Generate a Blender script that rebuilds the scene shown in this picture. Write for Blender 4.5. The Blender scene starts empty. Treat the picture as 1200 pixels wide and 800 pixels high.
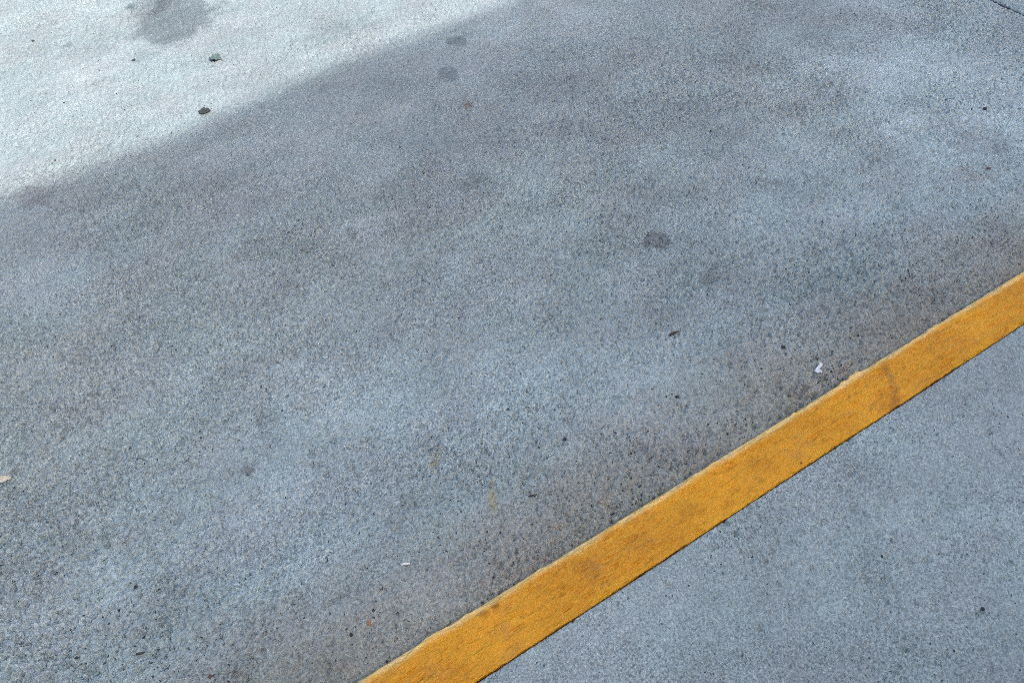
import bpy, bmesh, math, random
import numpy as np
from mathutils import Vector, Matrix

# ------------------------------------------------------------------ camera, light, exposure
scene = bpy.context.scene
R = math.radians
CAM_Z, PITCH, AZ, FPX = 1.530, 51.0, 58.0, 867.0      # FPX: focal length in pixels of a 1200 px wide frame
cam_data = bpy.data.cameras.new('camera')
cam_data.sensor_fit = 'HORIZONTAL'
cam_data.sensor_width = 36.0
cam_data.lens = 36.0 * FPX / 1200.0
cam_data.clip_start, cam_data.clip_end = 0.05, 3000.0
cam = bpy.data.objects.new('camera', cam_data)
scene.collection.objects.link(cam)
cam.location = (0, 0, CAM_Z)
cam.rotation_euler = (R(90 - PITCH), 0, R(AZ - 90))
scene.camera = cam

SUN_EL = 43.0
SUN_AZ = 290.0          # direction the light comes FROM, degrees counter-clockwise from +X
world = bpy.data.worlds.new('World')
scene.world = world
world.use_nodes = True
wn = world.node_tree.nodes; wl = world.node_tree.links
wn.clear()
sky = wn.new('ShaderNodeTexSky'); sky.sky_type = 'NISHITA'
sky.sun_disc = False
sky.sun_elevation = R(SUN_EL)
sky.sun_rotation = R(90 - SUN_AZ)
sky.air_density = 1.0; sky.dust_density = 5.0; sky.ozone_density = 0.5
bg = wn.new('ShaderNodeBackground'); bg.inputs['Strength'].default_value = 0.15
wo = wn.new('ShaderNodeOutputWorld')
wl.new(sky.outputs[0], bg.inputs['Color']); wl.new(bg.outputs[0], wo.inputs['Surface'])

sun_data = bpy.data.lights.new('sun', 'SUN')
sun_data.energy = 2.0
sun_data.angle = R(0.53)
sun_data.color = (1.0, 0.985, 0.96)
sun = bpy.data.objects.new('sun', sun_data)
scene.collection.objects.link(sun)
sd = Vector((math.cos(R(SUN_AZ)) * math.cos(R(SUN_EL)), math.sin(R(SUN_AZ)) * math.cos(R(SUN_EL)), math.sin(R(SUN_EL))))
sun.rotation_euler = sd.to_track_quat('Z', 'Y').to_euler()
sun.location = sd * 60

vs = scene.view_settings
vs.view_transform = 'Standard'; vs.look = 'None'; vs.gamma = 1.0; vs.use_curve_mapping = False
vs.exposure = 1.42
scene.cycles.pixel_filter_type = 'BLACKMAN_HARRIS'
scene.cycles.filter_width = 0.75
scene.cycles.use_denoising = False
scene.cycles.max_bounces = 4
scene.cycles.diffuse_bounces = 3

# ------------------------------------------------------------------ helpers
C = scene.collection
rng = np.random.default_rng(7)
random.seed(5)

def on_plane(px, py, z=0.0):
    """world point on the level z seen at a spot of the 1200 x 800 photograph"""
    a, p = R(AZ), R(PITCH)
    fh = Vector((math.cos(a), math.sin(a), 0)); rt = Vector((math.sin(a), -math.cos(a), 0)); zz = Vector((0, 0, 1))
    d = rt * ((px - 600) / FPX) - (fh * math.sin(p) + zz * math.cos(p)) * ((py - 400) / FPX) + fh * math.cos(p) - zz * math.sin(p)
    return Vector((0, 0, CAM_Z)) + d * ((z - CAM_Z) / d.z)

def link(o, parent=None):
    C.objects.link(o)
    if parent is not None: o.parent = parent
    return o

def tag(o, label=None, cat=None, group=None, kind=None):
    if label: o['label'] = label
    if cat: o['category'] = cat
    if group: o['group'] = group
    if kind: o['kind'] = kind
    return o

def empty(name, loc=(0, 0, 0), rz=0.0):
    o = bpy.data.objects.new(name, None); link(o)
    o.empty_display_size = 0.05
    o.location = loc; o.rotation_euler = (0, 0, rz)
    return o

def mesh_obj(name, verts, faces, mat, parent=None, smooth=False, loc=None):
    me = bpy.data.meshes.new(name)
    me.from_pydata([tuple(map(float, v)) for v in verts], [], [tuple(int(i) for i in f) for f in faces])
    me.validate(); me.update()
    if smooth: me.shade_smooth()
    o = bpy.data.objects.new(name, me)
    me.materials.append(mat)
    link(o, parent)
    if loc is not None: o.location = loc
    return o

def box(name, lo, hi, mat, parent=None, bevel=0.0):
    bm = bmesh.new()
    bmesh.ops.create_cube(bm, size=1.0)
    lo = Vector(lo); hi = Vector(hi)
    for v in bm.verts:
        v.co = Vector(((lo[i] + hi[i]) / 2 + v.co[i] * (hi[i] - lo[i]) for i in range(3)))
    if bevel:
        bmesh.ops.bevel(bm, geom=list(bm.edges), offset=bevel, segments=2, affect='EDGES', profile=0.6)
    me = bpy.data.meshes.new(name); bm.to_mesh(me); bm.free()
    me.materials.append(mat)
    o = bpy.data.objects.new(name, me)
    return link(o, parent)

def vnoise(x, y, seed=0):
    """smooth value noise, numpy"""
    xi = np.floor(x).astype(np.int64); yi = np.floor(y).astype(np.int64)
    fx = x - xi; fy = y - yi
    fx = fx * fx * (3 - 2 * fx); fy = fy * fy * (3 - 2 * fy)
    def h(a, b):
        n = (a * 374761393 + b * 668265263 + seed * 974711) & 0x7fffffff
        n = ((n ^ (n >> 13)) * 1274126177) & 0x7fffffff
        n = n ^ (n >> 16)
        return (n & 0xffff) / 65535.0
    return (h(xi, yi) * (1 - fx) + h(xi + 1, yi) * fx) * (1 - fy) + (h(xi, yi + 1) * (1 - fx) + h(xi + 1, yi + 1) * fx) * fy - 0.5

# ------------------------------------------------------------------ node helpers
class NT:
    def __init__(self, name):
        self.mat = bpy.data.materials.new(name); self.mat.use_nodes = True
        self.t = self.mat.node_tree; self.t.nodes.clear()
        self.out = self.t.nodes.new('ShaderNodeOutputMaterial')
        self.pos = self.t.nodes.new('ShaderNodeNewGeometry').outputs['Position']
    def n(self, typ, **kw):
        nd = self.t.nodes.new(typ)
        for k, v in kw.items(): setattr(nd, k, v)
        return nd
    def put(self, sock, v):
        if isinstance(v, bpy.types.NodeSocket): self.t.links.new(v, sock)
        else: sock.default_value = v
    def math(self, op, a, b=0.0, clamp=False):
        m = self.n('ShaderNodeMath', operation=op, use_clamp=clamp)
        self.put(m.inputs[0], a); self.put(m.inputs[1], b); return m.outputs[0]
    def vscale(self, v, s):
        m = self.n('ShaderNodeVectorMath', operation='MULTIPLY'); self.put(m.inputs[0], v); self.put(m.inputs[1], s); return m.outputs[0]
    def vadd(self, v, s):
        m = self.n('ShaderNodeVectorMath', operation='ADD'); self.put(m.inputs[0], v); self.put(m.inputs[1], s); return m.outputs[0]
    def noise(self, vec, scale, detail=2.0, rough=0.5, color=False):
        m = self.n('ShaderNodeTexNoise'); self.put(m.inputs['Vector'], vec); m.inputs['Scale'].default_value = scale
        m.inputs['Detail'].default_value = detail; m.inputs['Roughness'].default_value = rough
        return m.outputs['Color' if color else 'Fac']
    def voronoi(self, vec, scale, feature='F1', out='Distance'):
        m = self.n('ShaderNodeTexVoronoi', feature=feature); self.put(m.inputs['Vector'], vec); m.inputs['Scale'].default_value = scale
        return m.outputs[out]
    def ramp(self, v, a, b, lo=0.0, hi=1.0, smooth=True):
        m = self.n('ShaderNodeMapRange', interpolation_type='SMOOTHSTEP' if smooth else 'LINEAR', clamp=True)
        self.put(m.inputs[0], v); m.inputs[1].default_value = a; m.inputs[2].default_value = b
        m.inputs[3].default_value = lo; m.inputs[4].default_value = hi; return m.outputs[0]
    def mix(self, f, a, b, blend='MIX'):
        m = self.n('ShaderNodeMix', data_type='RGBA', blend_type=blend)
        self.put(m.inputs[0], f)
        self.put(m.inputs[6], a if isinstance(a, bpy.types.NodeSocket) else (*a, 1.0))
        self.put(m.inputs[7], b if isinstance(b, bpy.types.NodeSocket) else (*b, 1.0)); return m.outputs[2]
    def gray(self, v):
        m = self.n('ShaderNodeCombineColor')
        for i in range(3): self.put(m.inputs[i], v)
        return m.outputs[0]
    def sep(self, v):
        m = self.n('ShaderNodeSeparateXYZ'); self.put(m.inputs[0], v); return m.outputs
    def principled(self, color, rough, bump=None, dist=0.002, strength=1.0, spec=0.4):
        p = self.n('ShaderNodeBsdfPrincipled')
        self.put(p.inputs['Base Color'], color if isinstance(color, bpy.types.NodeSocket) else (*color, 1.0))
        self.put(p.inputs['Roughness'], rough); p.inputs['Specular IOR Level'].default_value = spec
        if bump is not None:
            b = self.n('ShaderNodeBump'); b.inputs['Distance'].default_value = dist; b.inputs['Strength'].default_value = strength
            self.put(b.inputs['Height'], bump); self.t.links.new(b.outputs[0], p.inputs['Normal'])
        self.t.links.new(p.outputs[0], self.out.inputs['Surface']); return p

def spot_mask(N, c, rx, ry, rot=0.0, soft=0.5, wob=0.35, after=None):
    """irregular blot at world point c: 1 inside, 0 outside. 'after' chains blots one behind the other, which keeps the shader's memory small"""
    if not hasattr(N, 'wobble'):
        N.wobble = [N.vadd(N.noise(N.pos, k, 3.0, 0.6, color=True), (-0.5, -0.5, -0.5)) for k in (3.0, 26.0)]
    src = N.pos
    if after is not None:
        src = N.vadd(N.pos, N.gray(N.math('MULTIPLY', after, 1e-7)))
    mp = N.n('ShaderNodeMapping', vector_type='TEXTURE')
    N.put(mp.inputs['Vector'], src)
    mp.inputs['Location'].default_value = (c[0], c[1], 0)
    mp.inputs['Rotation'].default_value = (0, 0, rot)
    mp.inputs['Scale'].default_value = (rx, ry, 1e4)
    nz = N.vscale(N.wobble[0 if max(rx, ry) > 0.12 else 1], (wob * 2, wob * 2, 0))
    ln = N.n('ShaderNodeVectorMath', operation='LENGTH'); N.put(ln.inputs[0], N.vadd(mp.outputs[0], nz))
    return N.ramp(ln.outputs['Value'], 1.0 + soft * 0.5, 1.0 - soft * 0.5 - 0.02)

def concrete(N, base, tint_cool, tint_warm, cell, pit_amount, mott=1.0, seed=0.0, broken=None, calm=None):
    """returns colour socket, height socket"""
    P = N.vadd(N.pos, (seed, seed * 0.7, 0))
    x, y, z = N.sep(P)
    # clouds and patches, a little drawn out along the kerb
    A = N.vscale(P, (0.85, 1.25, 1.0))
    big = N.noise(A, 1.05, 3.0, 0.55)
    mid = N.noise(N.vadd(A, (7.3, 2.1, 0)), 6.0, 6.0, 0.72)
    tintn = N.noise(N.vadd(A, (3.7, 9.2, 0)), 4.5, 5.0, 0.7)
    col = N.mix(N.ramp(tintn, 0.38, 0.62), tint_cool, tint_warm)
    f = N.math('ADD', N.ramp(big, 0.32, 0.68, 1 - 0.13 * mott, 1 + 0.13 * mott, False), N.ramp(mid, 0.28, 0.72, -0.17 * mott, 0.17 * mott, False))
    # sand grains
    g1 = N.sep(N.voronoi(P, cell * 1.6, 'F1', 'Color'))[0]
    g2 = N.noise(P, cell * 1.7, 2.0, 0.62)
    rough_zone = N.ramp(N.noise(N.vadd(A, (11.0, 4.0, 0)), 2.6, 4.0, 0.65), 0.36, 0.64, 0.75, 1.12)
    if calm is not None: rough_zone = N.math('MULTIPLY', rough_zone, calm)
    gv = N.math('ADD', N.ramp(g2, 0.27, 0.73, -0.48, 0.48, False), N.ramp(g1, 0, 1, -0.18, 0.18, False))
    gv = N.math('MULTIPLY', gv, rough_zone)
    f = N.math('MULTIPLY', f, N.math('MAXIMUM', N.math('ADD', 1.0, gv), 0.15))
    # pits with dark dirt in them, in loose families
    zone = N.ramp(N.noise(P, 3.2, 3.0, 0.6), 0.36, 0.70, -0.02 + pit_amount * 0.1, pit_amount)
    pn = N.noise(N.vadd(P, (0.31, 0.77, 0)), cell * 1.05, 1.0, 0.5)
    if broken is not None: zone = N.math('ADD', zone, broken)
    pit = N.ramp(N.math('ADD', pn, N.math('MULTIPLY', zone, -0.25)), 0.235, 0.175)
    f = N.math('MULTIPLY', f, N.math('SUBTRACT', 1.0, N.math('MULTIPLY', pit, 0.85)))
    col = N.mix(1.0, col, N.gray(f), 'MULTIPLY')
    h = N.math('MULTIPLY', g2, rough_zone)
    h = N.math('SUBTRACT', h, N.math('MULTIPLY', pit, 0.6))
    return col, h, g2

# ------------------------------------------------------------------ levels and lines of the place
KT = 0.03                       # top of kerb and sidewalk above the road
KB, KN = 0.361, 0.482           # back edge and nose of the kerb (Y)
JX = 3.377                      # joint across the road slabs


# stains, blots, rubbed patches and painted shade of the road: px, py, half width, half height, tint, strength, softness, wobble
ROAD_S = [  # px, py, half width px, half height px, darkness colour factor, strength, softness, wobble
        (207, 22, 40, 27, (0.47, 0.49, 0.52), 0.9, 0.42, 0.38),
        (175, 3, 26, 14, (0.62, 0.63, 0.65), 0.8, 0.8, 0.35),
        (768, 281, 17, 10, (0.58, 0.55, 0.55), 1.0, 0.28, 0.34),
        (831, 325, 11, 8, (0.62, 0.60, 0.60), 0.85, 0.6, 0.35),
        (525, 88, 13, 9, (0.58, 0.59, 0.61), 0.95, 0.6, 0.35),
        (535, 49, 13, 8, (0.54, 0.55, 0.57), 0.95, 0.6, 0.4),
        (412, 273, 9, 7, (0.58, 0.56, 0.56), 0.85, 0.5, 0.4),
        (548, 124, 6, 4.5, (0.52, 0.38, 0.34), 0.9, 0.6, 0.4),
        (290, 551, 8, 6, (0.52, 0.48, 0.48), 0.9, 0.6, 0.4),
        (555, 212, 14, 11, (0.70, 0.70, 0.70), 0.7, 0.7, 0.4),
        (312, 492, 14, 8, (0.72, 0.72, 0.72), 0.7, 0.7, 0.4),
        (165, 67, 16, 7, (0.72, 0.74, 0.77), 0.7, 0.8, 0.4),
        (80, 53, 6, 3, (0.55, 0.56, 0.58), 0.8, 0.5, 0.3),
        (153, 8, 6, 3, (0.45, 0.50, 0.52), 0.8, 0.5, 0.3),
        (38, 228, 26, 10, (0.62, 0.55, 0.55), 0.65, 0.9, 0.6),
        (650, 100, 55, 22, (0.80, 0.80, 0.80), 0.7, 0.9, 0.5),
        (660, 150, 50, 12, (0.74, 0.72, 0.74), 0.6, 0.9, 0.6),
        (1150, 168, 40, 12, (0.80, 0.76, 0.76), 0.7, 0.9, 0.5),
        (1140, 205, 20, 8, (0.80, 0.66, 0.62), 0.5, 0.9, 0.5),
        (900, 218, 30, 8, (0.74, 0.72, 0.74), 0.6, 0.9, 0.5),
        (330, 520, 30, 14, (0.84, 0.84, 0.86), 0.7, 0.9, 0.5),
        (640, 110, 220, 85, (0.88, 0.875, 0.89), 0.9, 1.5, 0.7),  # soft dark blot painted in to deepen the shade inside the shadow edge
        (310, 255, 260, 85, (0.90, 0.895, 0.905), 0.9, 1.5, 0.7),  # shade left of it darkened further in the colour
        (120, 290, 30, 16, (0.78, 0.78, 0.80), 0.6, 0.9, 0.5),
    ]
PALE = [(1120, 95, 210, 120, 1.46, 0.95), (640, 460, 180, 60, 1.17, 0.9), (240, 640, 190, 60, 1.15, 0.85),
                                  (860, 250, 150, 50, 1.14, 0.9), (60, 300, 100, 50, 1.14, 0.7), (350, 575, 70, 40, 1.12, 0.8),
                                  (90, 740, 120, 50, 1.12, 0.8), (705, 80, 90, 40, 1.10, 0.6), (640, 590, 110, 40, 1.06, 0.7)]
DABS = [(577, 581, 5.5, 16, 0.06, 0.7), (510, 538, 4.5, 14, -0.25, 0.6), (508, 553, 3, 4, 0, 0.4), (1000, 425, 6, 3, 0, 0.2)]
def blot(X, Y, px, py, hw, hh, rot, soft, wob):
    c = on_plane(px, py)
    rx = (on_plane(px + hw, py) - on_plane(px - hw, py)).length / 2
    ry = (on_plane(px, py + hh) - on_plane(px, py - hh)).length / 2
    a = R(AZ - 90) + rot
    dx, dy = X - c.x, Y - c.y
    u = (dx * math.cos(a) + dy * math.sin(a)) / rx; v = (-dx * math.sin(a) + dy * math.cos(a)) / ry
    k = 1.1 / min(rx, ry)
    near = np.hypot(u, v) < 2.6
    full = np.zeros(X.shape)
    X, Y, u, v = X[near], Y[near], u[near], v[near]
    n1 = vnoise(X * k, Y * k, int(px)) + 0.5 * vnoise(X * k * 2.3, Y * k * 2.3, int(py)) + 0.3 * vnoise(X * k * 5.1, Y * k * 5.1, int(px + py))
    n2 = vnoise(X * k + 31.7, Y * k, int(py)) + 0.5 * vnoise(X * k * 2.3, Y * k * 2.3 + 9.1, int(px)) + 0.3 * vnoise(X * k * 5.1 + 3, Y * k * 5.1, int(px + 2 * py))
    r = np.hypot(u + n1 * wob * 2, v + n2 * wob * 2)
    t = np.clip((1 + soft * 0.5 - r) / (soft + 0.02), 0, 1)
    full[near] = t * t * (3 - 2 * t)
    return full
def stain_shade_field(X, Y):
    out = np.ones(X.shape + (4,), np.float32); out[..., 3] = 0
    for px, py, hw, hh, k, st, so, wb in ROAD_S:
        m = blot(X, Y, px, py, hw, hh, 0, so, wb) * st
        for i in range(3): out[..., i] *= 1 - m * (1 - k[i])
    for px, py, hw, hh, k, st in PALE:
        m = blot(X, Y, px, py, hw, hh, 0, 1.5, 0.6) * st
        for i, c in enumerate((0.985, 1.0, 1.01)): out[..., i] *= 1 + m * (k * c - 1)
    for px, py, hw, hh, rot, st in DABS:
        out[..., 3] = np.maximum(out[..., 3], blot(X, Y, px, py, hw, hh, rot, 0.8, 0.4) * st)
    return out

# ------------------------------------------------------------------ materials
def make_road_material():
    N = NT('road_concrete')
    yy = N.sep(N.pos)[1]
    broken = N.math('MULTIPLY', N.ramp(yy, KN + 0.50, KN + 0.02, 0, 0.30, False), N.ramp(N.noise(N.pos, 5.0, 3.0), 0.40, 0.62, 0.15, 1.0))
    calm = N.ramp(N.math('ADD', yy, N.math('MULTIPLY', N.noise(N.pos, 1.6, 3.0), 0.9)), 2.2, 3.1, 1.0, 0.6)      # better trowelled away from the kerb
    col, h, g2 = concrete(N, (0.33, 0.36, 0.36), (0.284, 0.345, 0.338), (0.296, 0.336, 0.332), 105.0, 0.27, broken=broken, calm=calm)
    x, y, z = N.sep(N.pos)
    # paler worn band out where the tyres run, and a pale rubbed patch towards the joint
    # dirt washed into the gutter along the kerb
    # far road tinted darker: dims the sunlit part, deepens the shade near its edge
    far_dim = N.math('ADD', y, N.math('ADD', N.math('MULTIPLY', x, 0.10), N.math('MULTIPLY', N.math('SUBTRACT', N.noise(N.pos, 1.3, 4.0, 0.6), 0.5), 1.3)))
    col = N.mix(N.ramp(far_dim, 1.35, 2.25), col, N.mix(1.0, col, (0.80, 0.80, 0.82), 'MULTIPLY'))
    edge = N.math('SUBTRACT', y, KN)
    wav = N.noise(N.vscale(N.pos, (1.0, 2.2, 1)), 3.0, 4.0, 0.65)
    d = N.math('ADD', edge, N.math('MULTIPLY', N.math('SUBTRACT', wav, 0.5), -0.32))
    col = N.mix(N.ramp(d, 0.34, -0.02, 0, 0.95), col, N.mix(1.0, col, (0.93, 0.76, 0.64), 'MULTIPLY'))
    rn = N.noise(N.vscale(N.pos, (1.0, 1.6, 1)), 11.0, 4.0, 0.7)
    rust = N.math('MULTIPLY', N.ramp(rn, 0.54, 0.70), N.ramp(d, 0.16, 0.02))
    col = N.mix(N.math('MULTIPLY', rust, 0.6), col, N.mix(1.0, col, (0.92, 0.66, 0.52), 'MULTIPLY'))
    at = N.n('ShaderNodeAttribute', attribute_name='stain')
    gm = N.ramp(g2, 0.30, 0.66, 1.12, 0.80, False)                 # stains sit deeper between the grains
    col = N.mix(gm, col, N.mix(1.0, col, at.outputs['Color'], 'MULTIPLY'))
    dab = N.math('MULTIPLY', at.outputs['Alpha'], N.ramp(g2, 0.40, 0.62, 0.35, 1.0))
    col = N.mix(dab, col, (0.36, 0.27, 0.085))
    N.principled(col, 0.72, h, 0.0068, 1.0, 0.45)
    return N.mat

def make_sidewalk_material():
    N = NT('sidewalk_concrete')
    col, h, g2 = concrete(N, (0.33, 0.36, 0.37), (0.308, 0.362, 0.342), (0.316, 0.350, 0.336), 125.0, 0.30, 0.90, 21.0)
    N.principled(col, 0.72, h, 0.0060, 1.0, 0.45)
    return N.mat

def make_kerb_material():
    N = NT('kerb_yellow_paint')
    x, y, z = N.sep(N.pos)
    col, h, g2 = concrete(N, (0.33, 0.33, 0.33), (0.32, 0.325, 0.33), (0.32, 0.315, 0.315), 105.0, 0.30, 0.6, 3.0)
    S = N.vscale(N.pos, (0.45, 1.0, 1.0))
    w1 = N.noise(S, 85.0, 3.0, 0.55)
    w2 = N.noise(N.vadd(S, (4, 1, 0)), 210.0, 2.0, 0.6)
    b1 = N.noise(S, 7.0, 4.0, 0.6)
    b2 = N.noise(N.vadd(N.vscale(N.pos, (0.6, 1, 1)), (2, 7, 0)), 22.0, 3.0, 0.6)
    yel = N.mix(N.ramp(b1, 0.35, 0.65), (0.76, 0.335, 0.022), (0.62, 0.262, 0.018))
    yel = N.mix(N.ramp(b2, 0.52, 0.74, 0, 0.55), yel, (0.66, 0.265, 0.020))
    yel = N.mix(N.ramp(w1, 0.42, 0.28, 0, 0.55), yel, (0.52, 0.20, 0.015))  # wrinkle hollows shaded brown in the colour
    yel = N.mix(N.ramp(w1, 0.60, 0.74, 0, 0.45), yel, (0.85, 0.43, 0.05))
    yel = N.mix(N.ramp(w2, 0.56, 0.74, 0, 0.3), yel, (0.88, 0.53, 0.14))               # thin, rubbed crests, with highlights put into the colour
    yel = N.mix(N.ramp(w2, 0.42, 0.28, 0, 0.3), yel, (0.55, 0.22, 0.02))
    # fresher, purer yellow here and there along the back edge where the coat is thick
    thick = N.math('MULTIPLY', N.ramp(N.math('ADD', y, N.math('MULTIPLY', N.math('SUBTRACT', b2, 0.5), 0.05)), KB + 0.022, KB + 0.004), N.ramp(N.noise(N.pos, 5.0, 3.0), 0.46, 0.60))
    yel = N.mix(N.math('MULTIPLY', thick, 0.6), yel, (0.74, 0.38, 0.015))
    # grime and dull tyre marks
    grime = N.ramp(N.noise(N.vscale(N.pos, (0.7, 1, 1)), 13.0, 6.0, 0.75), 0.51, 0.76, 0, 0.85)
    yel = N.mix(grime, yel, (0.42, 0.19, 0.05))
    # dark specks
    sv = N.voronoi(N.pos, 60.0); sc_ = N.sep(N.voronoi(N.pos, 60.0, 'F1', 'Color'))[0]
    speck = N.math('MULTIPLY', N.math('GREATER_THAN', sc_, 0.985), N.ramp(N.math('ADD', sv, N.math('MULTIPLY', w2, 0.4)), 0.46, 0.34))
    yel = N.mix(N.math('MULTIPLY', speck, 0.85), yel, (0.09, 0.05, 0.03))
    # a curved scuff across the top and two worn places
    a = on_plane(1034, 425, KT); b = on_plane(1049, 486, KT)
    mid = (a + b) / 2; ln = (b - a).length / 2; ang = math.atan2(b.y - a.y, b.x - a.x)
    mp = N.n('ShaderNodeMapping', vector_type='TEXTURE'); N.put(mp.inputs['Vector'], N.pos)
    mp.inputs['Location'].default_value = (mid.x, mid.y, 0); mp.inputs['Rotation'].default_value = (0, 0, ang); mp.inputs['Scale'].default_value = (ln, 0.0190, 1e4)
    sx, sy, sz = N.sep(mp.outputs[0])
    curve = N.math('SUBTRACT', N.math('ADD', sy, N.math('MULTIPLY', N.math('SUBTRACT', b2, 0.5), 1.6)), N.math('MULTIPLY', N.math('SUBTRACT', 1.0, N.math('MULTIPLY', sx, sx)), 0.9))
    scuff = N.math('MULTIPLY', N.ramp(N.math('ABSOLUTE', curve), 1.0, 0.1), N.ramp(N.math('ABSOLUTE', sx), 1.05, 0.85))
    scuff = N.math('MULTIPLY', scuff, N.ramp(w2, 0.32, 0.6, 0.12, 0.58))
    yel = N.mix(scuff, yel, (0.30, 0.135, 0.035))
    prev = None
    for px, py, hw, hh, k, st in [(893, 545, 16, 12, (0.80, 0.74, 0.72), 0.6), (1042, 475, 16, 18, (0.84, 0.78, 0.80), 0.7), (686, 664, 16, 9, (0.74, 0.72, 0.95), 0.7),
                                  (565, 719, 8, 4, (0.62, 0.52, 0.55), 0.8), (580, 710, 5, 4, (0.5, 0.42, 0.4), 0.8), (698, 650, 30, 24, (1.05, 1.08, 1.25), 0.6),
                                  (980, 505, 40, 20, (0.90, 0.85, 0.8), 0.7), (810, 596, 18, 9, (0.80, 0.80, 0.9), 0.6)]:
        c = on_plane(px, py, KT)
        rx = (on_plane(px + hw, py, KT) - on_plane(px - hw, py, KT)).length / 2
        ry = (on_plane(px, py + hh, KT) - on_plane(px, py - hh, KT)).length / 2
        m = spot_mask(N, c, rx, ry, R(AZ - 90), 0.8, 0.5, prev)
        prev = m
        yel = N.mix(N.math('MULTIPLY', m, st), yel, N.mix(1.0, yel, k, 'MULTIPLY'))
    # paler rounded nose: worn paint plus caught sky light put into the colour
    wob = N.noise(N.vscale(N.pos, (1, 0.15, 0.15)), 14.0, 4.0, 0.65)
    across = N.n('ShaderNodeAttribute', attribute_name='across').outputs['Fac']       # metres from the nose, measured on the kerb itself
    e = N.math('ADD', across, N.math('MULTIPLY', N.math('SUBTRACT', wob, 0.5), 0.007))
    e = N.math('ADD', e, N.math('MULTIPLY', N.math('SUBTRACT', w1, 0.5), 0.006))
    nose_pale = N.ramp(e, -0.0190, -0.0030, 0, 0.85)
    yel = N.mix(nose_pale, yel, N.mix(N.ramp(wob, 0.35, 0.65), (0.93, 0.58, 0.17), (0.90, 0.62, 0.27)))
    # bare chips
    chip = N.ramp(N.noise(N.vadd(S, (9, 3, 0)), 26.0, 4.0, 0.7), 0.690, 0.730)
    yel = N.mix(N.math('MULTIPLY', chip, 0.7), yel, col)
    hh = N.math('ADD', N.math('MULTIPLY', w1, 1.5), N.math('MULTIPLY', w2, 0.35))
    hh = N.math('SUBTRACT', hh, N.math('MULTIPLY', scuff, 0.4))
    N.principled(yel, 0.6, hh, 0.0065, 1.0, 0.2)
    return N.mat

def simple_material(name, c1, c2, scale, rough=0.7, bump=0.0008, spec=0.35):
    N = NT(name)
    n = N.noise(N.pos, scale, 3.0, 0.6)
    N.principled(N.mix(N.ramp(n, 0.32, 0.68), c1, c2), rough, n, bump, 1.0, spec)
    return N.mat

M_ROAD = make_road_material()
M_WALK = make_sidewalk_material()
M_KERB = make_kerb_material()
M_EARTH = simple_material('packed_earth', (0.035, 0.030, 0.026), (0.06, 0.05, 0.042), 60.0, 0.95, 0.004)
M_FIELD = simple_material('outlying_ground', (0.20, 0.20, 0.20), (0.26, 0.26, 0.26), 0.7, 0.9, 0.01)
M_WALL = simple_material('wall_render', (0.60, 0.59, 0.57), (0.68, 0.67, 0.64), 3.0, 0.85, 0.003)
M_COPING = simple_material('coping_stone', (0.36, 0.36, 0.35), (0.42, 0.42, 0.40), 9.0, 0.8, 0.002)
M_FRAME = simple_material('window_frame_metal', (0.07, 0.07, 0.075), (0.09, 0.09, 0.095), 30.0, 0.4, 0.0002)
M_PANE = simple_material('window_glass', (0.02, 0.026, 0.03), (0.026, 0.032, 0.036), 2.0, 0.06, 0.0001, 0.6)
M_DOOR = simple_material('door_paint', (0.10, 0.13, 0.15), (0.12, 0.15, 0.17), 14.0, 0.5, 0.0004)

# ------------------------------------------------------------------ ground
def sheet(name, x0, x1, y0, y1, z, mat, hole=None):
    vs_ = [(x0, y0, z), (x1, y0, z), (x1, y1, z), (x0, y1, z)]
    return mesh_obj(name, vs_, [(0, 1, 2, 3)], mat)

tag(sheet('ground', -900, 900, -900, 900, -0.16, M_FIELD), kind='structure')
bed = tag(sheet('road_bed', -30, 30, 0.2, 24, -0.10, M_EARTH), kind='structure')
walk_bed = tag(sheet('sidewalk_bed', -30, 30, -6.6, 0.39, -0.065, M_EARTH), kind='structure')

def slab(x0, x1, y0, y1, top, thick, mat, parent, arris=0.004):
    o = box('slab', (x0, y0, top - thick), (x1, y1, top), mat, parent, bevel=arris)
    return o

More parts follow.
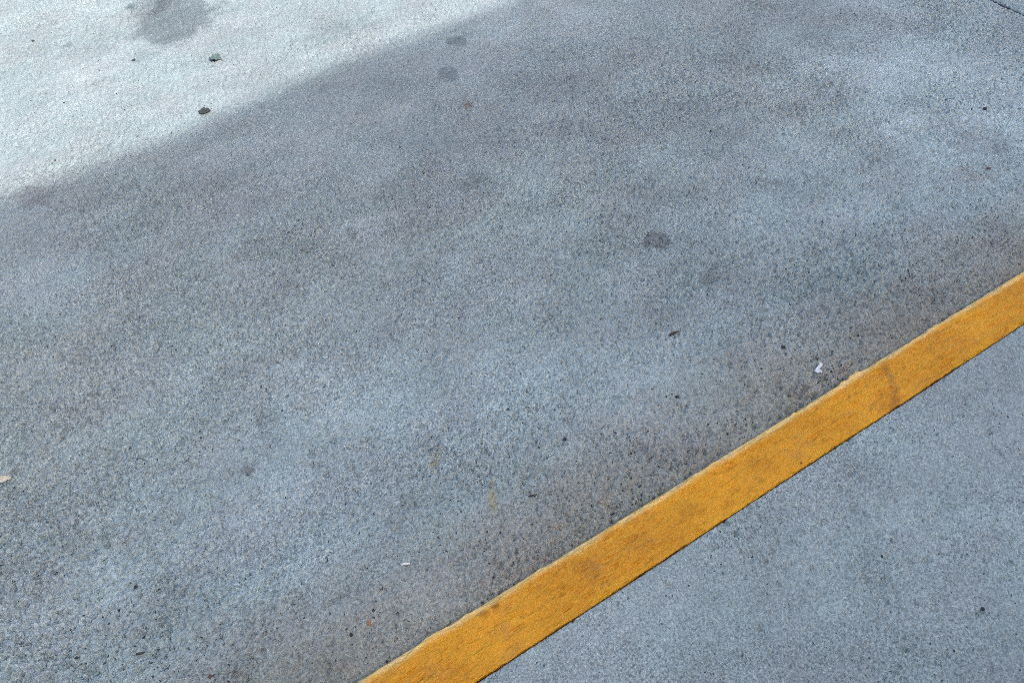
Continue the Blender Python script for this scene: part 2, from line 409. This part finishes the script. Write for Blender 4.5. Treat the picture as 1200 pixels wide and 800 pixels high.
road = empty('road'); tag(road, kind='structure')
GAP = 0.016
xs = [JX - 15.0, JX - 10.0, JX - 5.0, JX, JX + 5.0, JX + 10.0]
ys = [KN + 0.002, 5.0, 9.6, 14.2]
def grid_mesh(name, xs_, ys_, Z, bottom, mat):
    """a slab whose top is a fine uneven grid"""
    X, Y = xs_, ys_
    nx, ny = X.shape
    top = np.stack([X, Y, Z], -1).reshape(-1, 3)
    idx = np.arange(nx * ny).reshape(nx, ny)
    F = np.stack([idx[:-1, :-1], idx[1:, :-1], idx[1:, 1:], idx[:-1, 1:]], -1).reshape(-1, 4)
    rim = np.concatenate([idx[:, 0], idx[-1, 1:], idx[-2::-1, -1], idx[0, -2:0:-1]])
    low = top[rim].copy(); low[:, 2] = bottom
    L = nx * ny + np.arange(len(rim))
    r2, L2 = np.roll(rim, -1), np.roll(L, -1)
    F = np.concatenate([F, np.stack([rim, L, L2, r2], -1)])
    V = np.concatenate([top, low]).astype(np.float32)
    me = bpy.data.meshes.new(name)
    me.vertices.add(len(V)); me.vertices.foreach_set('co', V.ravel())
    me.loops.add(F.size); me.loops.foreach_set('vertex_index', F.ravel().astype(np.int32))
    me.polygons.add(len(F)); me.polygons.foreach_set('loop_start', np.arange(0, F.size, 4, dtype=np.int32))
    me.update(calc_edges=True)
    sm = np.ones(len(F), dtype=bool); sm[(nx - 1) * (ny - 1):] = False
    me.polygons.foreach_set('use_smooth', sm)
    col_ = stain_shade_field(V[:, 0].astype(np.float64), V[:, 1].astype(np.float64))
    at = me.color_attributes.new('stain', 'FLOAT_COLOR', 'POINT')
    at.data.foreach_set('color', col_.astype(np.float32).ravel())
    me.materials.append(mat)
    return me

M_TAR = simple_material('joint_sealant', (0.012, 0.012, 0.013), (0.022, 0.021, 0.021), 120.0, 0.8, 0.002)
box('joint_sealant', (JX - GAP / 2 + 0.0005, ys[0] + 0.01, -0.09), (JX + GAP / 2 - 0.0005, 4.99, -0.007), M_TAR, road)
def relief(X, Y, seed, amp):
    """coarse sandy skin: shallow swells, a knobbly grain and small pits"""
    z = 0.0030 * vnoise(X * 2.1, Y * 2.6, seed) + 0.0016 * vnoise(X * 7, Y * 9, seed + 1)
    zone = np.clip(0.9 + 0.7 * vnoise(X * 1.9, Y * 2.6, seed + 2) + 0.6 * vnoise(X * 6.1, Y * 7.3, seed + 3), 0.45, 1.5)
    if seed == 31: zone = zone + 0.9 * np.exp(-((X + 0.62) / 0.28) ** 2 - ((Y - 1.12) / 0.42) ** 2)     # a badly weathered corner
    if seed == 31: zone = zone * (1 - 0.5 * np.clip((Y + 0.9 * vnoise(X * 1.7, Y * 1.7, 90) - 1.8) / 0.9, 0, 1))
    g = 1.0 * vnoise(X * 110, Y * 110, seed + 4) + 0.9 * vnoise(X * 190, Y * 190, seed + 5) + 0.35 * vnoise(X * 45, Y * 45, seed + 6)
    g += 0.55 * (rng.random(X.shape) - 0.5)
    g = np.where(g < -0.30, -0.30 + (g + 0.30) * 1.8, g)
    z = z + amp * zone * g
    lowp = vnoise(X * 62 + 9.3, Y * 62, seed + 7)
    gut = np.clip(1 - (Y - KN) / 0.45, 0, 1) * (Y > KN)                 # the skin is most broken along the kerb
    pits = np.clip(lowp - (0.425 - 0.05 * zone - 0.06 * gut), 0, 1) * 16.0
    return z - 0.0060 * np.clip(pits, 0, 1)

def jittered(gx, gy, k=0.33):
    X, Y = np.meshgrid(gx, gy, indexing='ij')
    dx = np.gradient(gx)[:, None]; dy = np.gradient(gy)[None, :]
    m = np.ones(X.shape); m[0] = m[-1] = 0; m[:, 0] = m[:, -1] = 0
    return X + m * dx * k * (rng.random(X.shape) * 2 - 1), Y + m * dy * k * (rng.random(X.shape) * 2 - 1)

def plain_stain(me):
    at = me.color_attributes.new('stain', 'FLOAT_COLOR', 'POINT')
    at.data.foreach_set('color', np.tile(np.array([1, 1, 1, 0], np.float32), len(me.vertices)))

for i in range(len(xs) - 1):
    for j in range(len(ys) - 1):
        x0, x1, y0, y1 = xs[i] + GAP / 2, xs[i + 1] - GAP / 2, ys[j] + (GAP / 2 if j else 0), ys[j + 1] - GAP / 2
        if j == 0 and i in (2, 3):
            if i == 2: gx = np.concatenate([np.linspace(x0, -0.86, 30)[:-1], np.arange(-0.86, x1 - 0.003, 0.0042), [x1]])
            else: gx = np.concatenate([[x0], np.arange(x0 + 0.004, 3.75, 0.0042), np.linspace(3.77, x1, 40)])
            gy = np.concatenate([np.arange(y0, 1.75, 0.0042), np.arange(1.75, 2.5, 0.0058), np.arange(2.5, 3.9, 0.009), np.linspace(3.92, y1, 30)])
            GX, GY = jittered(gx, gy)
            Z = relief(GX, GY, 31, 0.0080)
            # softened arrises at the joint
            Z -= 0.004 * np.clip(1 - np.minimum(np.abs(GX - x0), np.abs(GX - x1)) / 0.005, 0, 1) ** 2
            o = bpy.data.objects.new('slab', grid_mesh('slab', GX, GY, Z, -0.095, M_ROAD))
            link(o, road)
        else:
            plain_stain(slab(x0, x1, y0, y1, 0.0, 0.095, M_ROAD, road).data)

walk = empty('sidewalk'); tag(walk, kind='structure')
wx = [-9.4, -6.4, -3.4, -1.0, 2.6, 5.6, 8.6]
for i in range(len(wx) - 1):
    for (a, b) in ((-6.5, -3.1), (-3.1, KB - 0.0028)):
        if a > -5 and wx[i] == -1.0:
            gx = np.concatenate([np.linspace(wx[i] + 0.004, 0.0, 30)[:-1], np.arange(0.0, 2.1, 0.0036), np.linspace(2.11, wx[i + 1] - 0.004, 20)])
            gy = np.concatenate([np.linspace(a + 0.004, -0.66, 50)[:-1], np.arange(-0.66, b - 0.002, 0.0036), [b]])
            GX, GY = jittered(gx, gy)
            Z = KT + relief(GX, GY, 71, 0.0026)
            Z = np.minimum(Z, KT + 0.003) - 0.002 * np.clip(1 - np.abs(GY - b) / 0.004, 0, 1) ** 2
            link(bpy.data.objects.new('slab', grid_mesh('slab', GX, GY, Z, KT - 0.088, M_WALK)), walk)
        else:
            slab(wx[i] + 0.004, wx[i + 1] - 0.004, a + (0.004 if a > -5 else 0), b, KT, 0.088, M_WALK, walk, 0.0025)

# ------------------------------------------------------------------ yellow kerb
def build_kerb():
    fine = np.arange(-0.35, 2.45, 0.0026)
    X = np.concatenate([np.linspace(-9.4, -0.36, 120), fine, np.linspace(2.46, 8.6, 90)])
    prof = []                                             # (y, z, normal y, normal z)
    prof += [(KB, -0.06, -1, 0), (KB, KT - 0.02, -1, 0), (KB, KT - 0.006, -1, 0)]
    for a in np.linspace(160, 95, 4): prof.append((KB + 0.004 + 0.004 * math.cos(R(a)), KT - 0.004 + 0.004 * math.sin(R(a)), math.cos(R(a)), math.sin(R(a))))
    rad = 0.014
    for yy in np.arange(KB + 0.0055, KN - rad, 0.0015): prof.append((yy, KT, 0, 1))
    for a in np.linspace(90, 4, 15): prof.append((KN - rad + rad * math.cos(R(a)), KT - rad + rad * math.sin(R(a)), math.cos(R(a)), math.sin(R(a))))
    for zz in (0.006, 0.0, -0.05): prof.append((KN + (KT - zz) * 0.0, zz, 1, 0))
    prof = np.array(prof)
    nP, nX = len(prof), len(X)
    arc = np.concatenate([[0], np.cumsum(np.hypot(np.diff(prof[:, 0]), np.diff(prof[:, 1])))])
    U, V = np.meshgrid(X, arc, indexing='ij')
    # wrinkles in many coats of paint, drawn out along the kerb and slightly askew to it
    q = U + V * 0.75
    wx_ = U + 0.010 * vnoise(U * 26, V * 60, 8)
    vv = V + 0.006 * vnoise(U * 19, V * 45, 9)
    dsp = 0.0034 * vnoise(q * 16, vv * 45, 3)
    for fx_, fy_, am, sd_ in ((24, 100, 0.0075, 1), (48, 180, 0.0065, 2), (110, 320, 0.0028, 5)):
        dsp += am * vnoise((wx_ + V * 0.6) * fx_, vv * fy_, sd_)
    crease = np.abs(vnoise((wx_ + V * 0.5) * 24, vv * 95, 6))
    dsp -= 0.0012 * np.clip(1 - crease / 0.05, 0, 1) * (vnoise(U * 9, V * 30, 7) > -0.05)
    pitk = np.clip(vnoise(U * 70, V * 75, 41) - 0.385, 0, 1) * 14
    ramp_ = np.clip(vnoise(U * 4.0, V * 14.0, 21) + 0.5, 0, 1) * 0.7 + 0.5
    dsp = dsp * ramp_ + 0.0006 * (rng.random(dsp.shape) - 0.5) - 0.0030 * np.clip(pitk, 0, 1)
    # the nose was struck by hand: it wanders and has small bites out of it
    nose = np.clip((prof[:, 0] - (KN - 0.03)) / 0.03, 0, 1)[None, :]
    wander = 0.0095 * vnoise(X * 3.1, X * 0 + 0.5, 11) + 0.0070 * vnoise(X * 9.0, X * 0 + 2.5, 12) + 0.0035 * vnoise(X * 30.0, X * 0 + 7.5, 13) + 0.002 * vnoise(X * 85.0, X * 0 + 3.5, 15)
    bites = -0.006 * np.clip(vnoise(X * 13.0, X * 0 + 9.5, 14) - 0.30, 0, 1) / 0.2
    Yc = prof[None, :, 0] + prof[None, :, 2] * dsp + nose * (wander + bites)[:, None]
    Zc = prof[None, :, 1] + prof[None, :, 3] * dsp + nose * 0.4 * bites[:, None]
    low = (prof[:, 1] < 0.02)[None, :] & (prof[:, 2] > 0.9)[None, :]
    Yc = np.where(low, KN + 0.001, Yc)
    back = np.clip(1 - (prof[:, 0] - KB) / 0.012, 0, 1)[None, :]
    fray = 0.0022 * np.clip(vnoise(X * 24.0, X * 0 + 1.5, 16) + vnoise(X * 70.0, X * 0 + 4.5, 17) * 0.8 + 0.1, -0.25, 1)
    lowb = (prof[:, 2] < -0.9)[None, :]
    Yc = np.where(lowb, KB, Yc) + back * np.clip(fray, -0.0006, 1)[:, None]
    verts = np.stack([U, Yc, Zc], -1).reshape(-1, 3).astype(np.float32)
    i, j = np.meshgrid(np.arange(nX - 1), np.arange(nP - 1), indexing='ij')
    a = i * nP + j
    faces = np.stack([a, a + nP, a + nP + 1, a + 1], -1).reshape(-1, 4)
    me = bpy.data.meshes.new('yellow_kerb')
    me.vertices.add(len(verts)); me.vertices.foreach_set('co', verts.ravel())
    me.loops.add(faces.size); me.loops.foreach_set('vertex_index', faces.ravel().astype(np.int32))
    me.polygons.add(len(faces)); me.polygons.foreach_set('loop_start', np.arange(0, faces.size, 4, dtype=np.int32))
    me.update(calc_edges=True); me.validate()
    me.polygons.foreach_set('use_smooth', np.ones(len(faces), dtype=bool))
    at = me.attributes.new('across', 'FLOAT', 'POINT')
    at.data.foreach_set('value', np.tile((prof[:, 0] - KN).astype(np.float32), nX))
    me.materials.append(M_KERB)
    o = bpy.data.objects.new('kerb', me); link(o)
    return tag(o, 'long yellow painted concrete kerb with worn pale nose between road and sidewalk', 'kerb')
kerb = build_kerb()

# ------------------------------------------------------------------ the building behind, whose parapet throws the shade
def build_building():
    # edge of its shadow on the road: Y = 0.1300 X + 2.443
    L0 = 9.0
    ang = math.atan(0.1300)
    H = 6.6
    t = H / sd.z
    off = Vector((0.5, 0.1300 * 0.5 + 2.443, 0)) + sd * t        # a point of the roof edge
    root = empty('building', (off.x, off.y, 0.0), ang)
    W0, W1, D = -14.0, 12.0, 9.0
    base = 0.02
    # local frame: front face at y = 0 looking to +y
    front = -0.06
    # front wall pieces around the openings
    wins = []
    for fl in (0, 1):
        for k in range(6):
            cx = W0 + 2.6 + k * 4.1
            if fl == 0 and k == 3: continue
            wins.append((cx - 0.8, cx + 0.8, 1.2 + fl * 3.3, 2.8 + fl * 3.3))
    door = (W0 + 2.6 + 3 * 4.1 - 0.6, W0 + 2.6 + 3 * 4.1 + 0.6, base, 2.5)
    box('wall', (W0, front - D, base), (W1, front, H - 0.12), M_WALL, root)
    for i, (x0, x1, z0, z1) in enumerate(wins):
        w = box('window', (x0, front - 0.02, z0), (x1, front + 0.012, z1), M_PANE, root)
        for nm, lo, hi in (('frame', (x0 - 0.06, front - 0.01, z0 - 0.06), (x0, front + 0.04, z1 + 0.06)), ('frame', (x1, front - 0.01, z0 - 0.06), (x1 + 0.06, front + 0.04, z1 + 0.06)),
                           ('frame', (x0, front - 0.01, z1), (x1, front + 0.038, z1 + 0.06)), ('sill', (x0 - 0.1, front - 0.01, z0 - 0.12), (x1 + 0.1, front + 0.055, z0))):
            box(nm, lo, hi, M_FRAME if nm == 'frame' else M_COPING, w)
    d = box('door', (door[0], front - 0.02, door[2]), (door[1], front + 0.02, door[3]), M_DOOR, root)
    box('handle', (door[1] - 0.14, front + 0.02, 1.05), (door[1] - 0.11, front + 0.07, 1.3), M_FRAME, d)
    # coping stones: laid a little unevenly, so that the shadow edge steps gently
    lens = [0.95, 0.42, 0.60, 0.85, 0.70, 0.45]
    x = W0 - 0.1; k = 0
    while x < W1:
        ln = lens[k % 6]; dz = [0.006, -0.016, 0.012, -0.010, 0.016, 0.002, -0.012][k % 7] * 0.6
        box('coping_stone', (x + 0.002, front - 0.42, H - 0.12 - 0.03), (min(x + ln, W1 + 0.1) - 0.002, 0.0, H + dz), M_COPING, root, 0.008)
        x += ln; k += 1
    tag(root, 'two storey rendered building with stone coping behind the sidewalk', 'building')
    return root
build_building()

# ------------------------------------------------------------------ litter on the road
def leaf(px, py, z, length, width, rz, curl, cup, mat, stalk_mat, label, tilt=0.0, stalk=0.35):
    p = on_plane(px, py, z)
    root = empty('leaf', (p.x, p.y, z), rz)
    nu, nv = 22, 9
    vs_, fs = [], []
    for i in range(nu):
        u = i / (nu - 1)
        w = width / 2 * (math.sin(math.pi * u ** 0.85) ** 0.8 if 0 < u < 1 else 0) + 0.0004
        w *= 1 + 0.10 * math.sin(u * 31 + px)
        for j in range(nv):
            v = j / (nv - 1) * 2 - 1
            xx = (u - 0.5) * length
            yy = v * w
            zz = 0.0062 + curl * (2 * u - 1) ** 2 * length + cup * abs(v) ** 1.6 * w + 0.0012 * math.sin(u * 14 + v * 3) + (0.0008 if abs(v) < 0.05 else 0)
            vs_.append((xx, yy * (1 - 0.25 * abs(cup)), max(zz + tilt * yy, 0.0016)))
    for i in range(nu - 1):
        for j in range(nv - 1):
            a = i * nv + j; fs.append((a, a + nv, a + nv + 1, a + 1))
    o = mesh_obj('blade', vs_, fs, mat, root, True)
    m = o.modifiers.new('thickness', 'SOLIDIFY'); m.thickness = 0.0007; m.offset = 0
    if stalk:
        tube('stalk', [(-length / 2 + 0.002, 0, 0.004 + curl * length), (-length / 2 - length * stalk * 0.5, 0.002, 0.003), (-length / 2 - length * stalk, 0.006, 0.002)], [0.0011, 0.0009, 0.0007], stalk_mat, root)
    tag(root, label, 'leaf')
    return root

def tube(name, pts, rad, mat, parent=None, loc=None, sides=8):
    pts = [Vector(p) for p in pts]
    vs_, fs = [], []
    for i, p in enumerate(pts):
        d = (pts[min(i + 1, len(pts) - 1)] - pts[max(i - 1, 0)]).normalized()
        s = d.cross(Vector((0, 0, 1)));  s = s.normalized() if s.length > 1e-5 else Vector((1, 0, 0))
        t = s.cross(d)
        for k in range(sides):
            a = 2 * math.pi * k / sides
            vs_.append(p + (s * math.cos(a) + t * math.sin(a)) * rad[i] * (1 + 0.12 * math.sin(3 * k + i)))
    for i in range(len(pts) - 1):
        for k in range(sides):
            fs.append((i * sides + k, i * sides + (k + 1) % sides, (i + 1) * sides + (k + 1) % sides, (i + 1) * sides + k))
    fs.append(tuple(range(sides))[::-1]); fs.append(tuple((len(pts) - 1) * sides + k for k in range(sides)))
    return mesh_obj(name, vs_, fs, mat, parent, True, loc)

M_LEAF_DARK = simple_material('dark_leaf', (0.022, 0.026, 0.024), (0.042, 0.047, 0.044), 160.0, 0.6)
M_LEAF_GREEN = simple_material('grey_green_leaf', (0.07, 0.105, 0.10), (0.11, 0.15, 0.14), 160.0, 0.55)
M_LEAF_TAN = simple_material('dry_tan_leaf', (0.52, 0.47, 0.37), (0.64, 0.59, 0.48), 120.0, 0.7)
M_STALK = simple_material('leaf_stalk', (0.10, 0.075, 0.04), (0.14, 0.10, 0.06), 200.0, 0.7)
M_TWIG = simple_material('dark_twig', (0.035, 0.030, 0.026), (0.07, 0.06, 0.05), 250.0, 0.8)
M_PALE = simple_material('bleached_stick', (0.74, 0.73, 0.70), (0.82, 0.81, 0.78), 250.0, 0.7)
M_PAPER = simple_material('white_paper', (0.70, 0.70, 0.69), (0.78, 0.78, 0.77), 90.0, 0.8)
M_STONE = simple_material('dark_pebble', (0.020, 0.020, 0.022), (0.045, 0.042, 0.042), 300.0, 0.8)
M_RUST = simple_material('rusty_crumb', (0.30, 0.13, 0.05), (0.42, 0.20, 0.08), 300.0, 0.85)
M_REDDISH = simple_material('reddish_crumb', (0.09, 0.045, 0.04), (0.14, 0.07, 0.06), 300.0, 0.85)

leaf(240.5, 132, 0, 0.041, 0.036, R(-32 + 6), 0.01, 0.10, M_LEAF_DARK, M_STALK, 'small dark leaf lying flat beside the shadow edge', 0.0, 0.12)
leaf(252.5, 70, 0, 0.046, 0.046, R(-32 + 172), -0.02, 0.30, M_LEAF_GREEN, M_STALK, 'small grey green cupped leaf lying in the sunlight', 0.0, 0.25)
leaf(6, 564, 0, 0.036, 0.018, R(-32 + 18), 0.10, 0.75, M_LEAF_TAN, M_STALK, 'curled dry tan leaf lying on the rough shaded concrete', 0.25, 0.0)

# folded strip of white paper
def paper():
    pts = [on_plane(x, y) for x, y in ((959.6, 426.4), (961.6, 427.6), (960.6, 430.0), (957.6, 433.0), (955.6, 435.8), (957.0, 437.0), (960.0, 436.2), (962.2, 436.4))]
    c = pts[3]
    root_z = [0.003, 0.005, 0.010, 0.007, 0.003, 0.004, 0.008, 0.003]
    vs_, fs = [], []
    for i, p in enumerate(pts):
        d = (pts[min(i + 1, 7)] - pts[max(i - 1, 0)]).normalized(); s = Vector((-d.y, d.x, 0)) * 0.0036
        q = p - c
        for k, sg in enumerate((-1, 0, 1)):
            vs_.append((q.x + s.x * sg, q.y + s.y * sg, root_z[i] + (0.002 if sg == 0 else 0) + 0.001 * sg * (-1) ** i))
    for i in range(7):
        for k in range(2):
            a = i * 3 + k; fs.append((a, a + 3, a + 4, a + 1))
    o = mesh_obj('paper_scrap', vs_, fs, M_PAPER, None, False, (c.x, c.y, 0))
    m = o.modifiers.new('thickness', 'SOLIDIFY'); m.thickness = 0.0012; m.offset = 0
    tag(o, 'tiny folded strip of white paper in the gutter beside yellow kerb', 'paper')
paper()

def stick(name, pix, rad, mat, label, cat, z=0.0):
    P = [on_plane(x, y, z) for x, y in pix]; c = P[len(P) // 2]
    n = len(P)
    pts = [(p.x - c.x, p.y - c.y, rad[i] * 0.9 + 0.0015 + 0.002 * math.sin(i * 1.9)) for i, p in enumerate(P)]
    o = tube(name, pts, rad, mat, None, (c.x, c.y, z))
    return tag(o, label, cat)
stick('twig', ((784.5, 394.0), (787.5, 392.2), (791.0, 390.4), (795.0, 388.6)), (0.0030, 0.0036, 0.0032, 0.0022), M_TWIG, 'short dark twig lying alone on the open road surface', 'twig')
stick('twig', ((470.5, 662.2), (474.0, 661.2), (477.5, 660.6), (481.0, 660.4)), (0.0022, 0.0026, 0.0026, 0.0022), M_PALE, 'short straight bleached white stick on the road', 'twig')
stick('twig', ((619.5, 581.6), (623.0, 582.0), (626.5, 581.0), (629.0, 579.0)), (0.0012, 0.0028, 0.0024, 0.0010), M_TWIG, 'bent dark twig scrap near the yellow paint dabs', 'twig')
stick('twig', ((160.0, 766.0), (163.5, 766.6), (167.5, 765.0), (170.5, 763.4)), (0.0012, 0.0022, 0.0020, 0.0010), M_TWIG, 'curved dark bark sliver on the rubbed pale concrete', 'twig')

def pebble_mesh(seed, squash=0.6):
    bm = bmesh.new(); bmesh.ops.create_icosphere(bm, subdivisions=2, radius=1.0)
    rr = random.Random(seed)
    dirs = [Vector((rr.gauss(0, 1), rr.gauss(0, 1), rr.gauss(0, 1))).normalized() for _ in range(9)]
    cut = [rr.uniform(0.62, 0.95) for _ in range(9)]
    for v in bm.verts:
        for d_, c_ in zip(dirs, cut):
            k = v.co.dot(d_)
            if k > c_: v.co -= d_ * (k - c_) * 0.85
        v.co.z *= squash
    me = bpy.data.meshes.new('pebble'); bm.to_mesh(me); bm.free(); return me
PEB = [pebble_mesh(s) for s in range(5)]

def pebble(px, py, size_px, mat, label, z=0.0, name='pebble', cat='pebble', k=0, stretch=1.0):
    p = on_plane(px, py, z)
    r = (on_plane(px + size_px / 2, py, z) - on_plane(px - size_px / 2, py, z)).length / 2
    me = PEB[k % 5].copy(); me.materials.append(mat)
    o = bpy.data.objects.new(name, me); link(o)
    zmin = min(v.co.z for v in me.vertices)
    o.scale = (r * stretch, r, r * 0.9); o.rotation_euler = (0, 0, k * 1.3)
    o.location = (p.x, p.y, z - zmin * r * 0.9 - 0.0012)
    return tag(o, label, cat)
pebble(917.5, 407.5, 6.0, M_STONE, 'black pebble on the road near the white paper scrap', k=0)
pebble(662.0, 514.5, 5.0, M_STONE, 'black pebble on the open road between the paint dabs and dark twig', k=1)
pebble(793.5, 464.5, 4.0, M_STONE, 'tiny oblong black pebble on the road between dark twig and yellow kerb', k=2, stretch=1.4)
pebble(704.5, 374.0, 3.2, M_STONE, 'tiny black grain of grit on the road near the round dark stain', k=3)
pebble(411.5, 743.5, 5.0, M_STONE, 'black pebble on the road beside the rusty orange crumb', k=4)
pebble(246.5, 792.0, 5.0, M_REDDISH, 'dark reddish crumb of bark on the shaded road', k=1, cat='crumb', name='bark_crumb')
pebble(432.5, 729.5, 6.5, M_RUST, 'rusty orange crumb on the road near the yellow kerb', k=2, cat='crumb', name='rust_crumb')
pebble(159.5, 687.0, 4.2, M_STONE, 'dark split stone pressed into the rough road surface', k=3, stretch=1.6)
pebble(1158.0, 198.0, 5.0, M_REDDISH, 'dark reddish crumb near the joint in the road', k=0, cat='crumb', name='bark_crumb')
pebble(65.0, 188.0, 3.2, M_STONE, 'black pebble on sunlit concrete near the shadow edge', k=1)
pebble(75.0, 120.5, 2.6, M_STONE, 'tiny black grain of grit in the sunlight', k=2)
pebble(157.0, 71.0, 3.6, M_STONE, 'thin black flake in the sunlight beside the oil stain', k=3, stretch=1.5)
pebble(39.0, 48.5, 3.6, M_STONE, 'dark flake in the sunlight by the faint grey blots', k=4, stretch=1.4)
pebble(1151.5, 713.0, 4.6, M_STONE, 'largest black pebble on the sidewalk', KT, k=0)
pebble(1033.5, 651.5, 3.6, M_STONE, 'small black pebble in the middle of the sidewalk', KT, k=1)
pebble(1117.5, 762.0, 3.6, M_STONE, 'small black pebble on the sidewalk near the largest one', KT, k=2)
pebble(1154.0, 128.0, 4.6, M_STONE, 'larger of two black grit grains on the pale patch near the road joint', k=3)
pebble(1138.0, 128.0, 3.0, M_STONE, 'smaller of two black grit grains on the pale patch near the road joint', k=4)

# loose grit, thickest in the gutter
def grit():
    vs_, fs = [], []
    base = PEB[0]
    bm = bmesh.new(); bmesh.ops.create_icosphere(bm, subdivisions=1, radius=1.0)
    bv = np.array([v.co[:] for v in bm.verts]); bf = [tuple(v.index for v in f.verts) for f in bm.faces]; bm.free()
    n = 0
    while n < 560:
        if rng.random() < 0.8:
            x = rng.uniform(-1.2, 4.2); y = KN + 0.03 + abs(rng.normal(0, 0.22))
        else:
            x = rng.uniform(-1.2, 4.2); y = rng.uniform(KN + 0.03, 4.2)
        r = 0.0007 + 0.0010 * rng.random() ** 5
        q = bv * (1 + 0.35 * (rng.random(bv.shape) - 0.5)) * np.array([r * rng.uniform(0.8, 1.6), r, r * 0.6]) + np.array([x, y, r * 0.45])
        o = len(vs_); vs_ += q.tolist(); fs += [tuple(i + o for i in f) for f in bf]; n += 1
    o = mesh_obj('grit', vs_, fs, M_STONE)
    tag(o, 'fine dark grit scattered over the road and gutter', 'grit', kind='stuff')
grit()
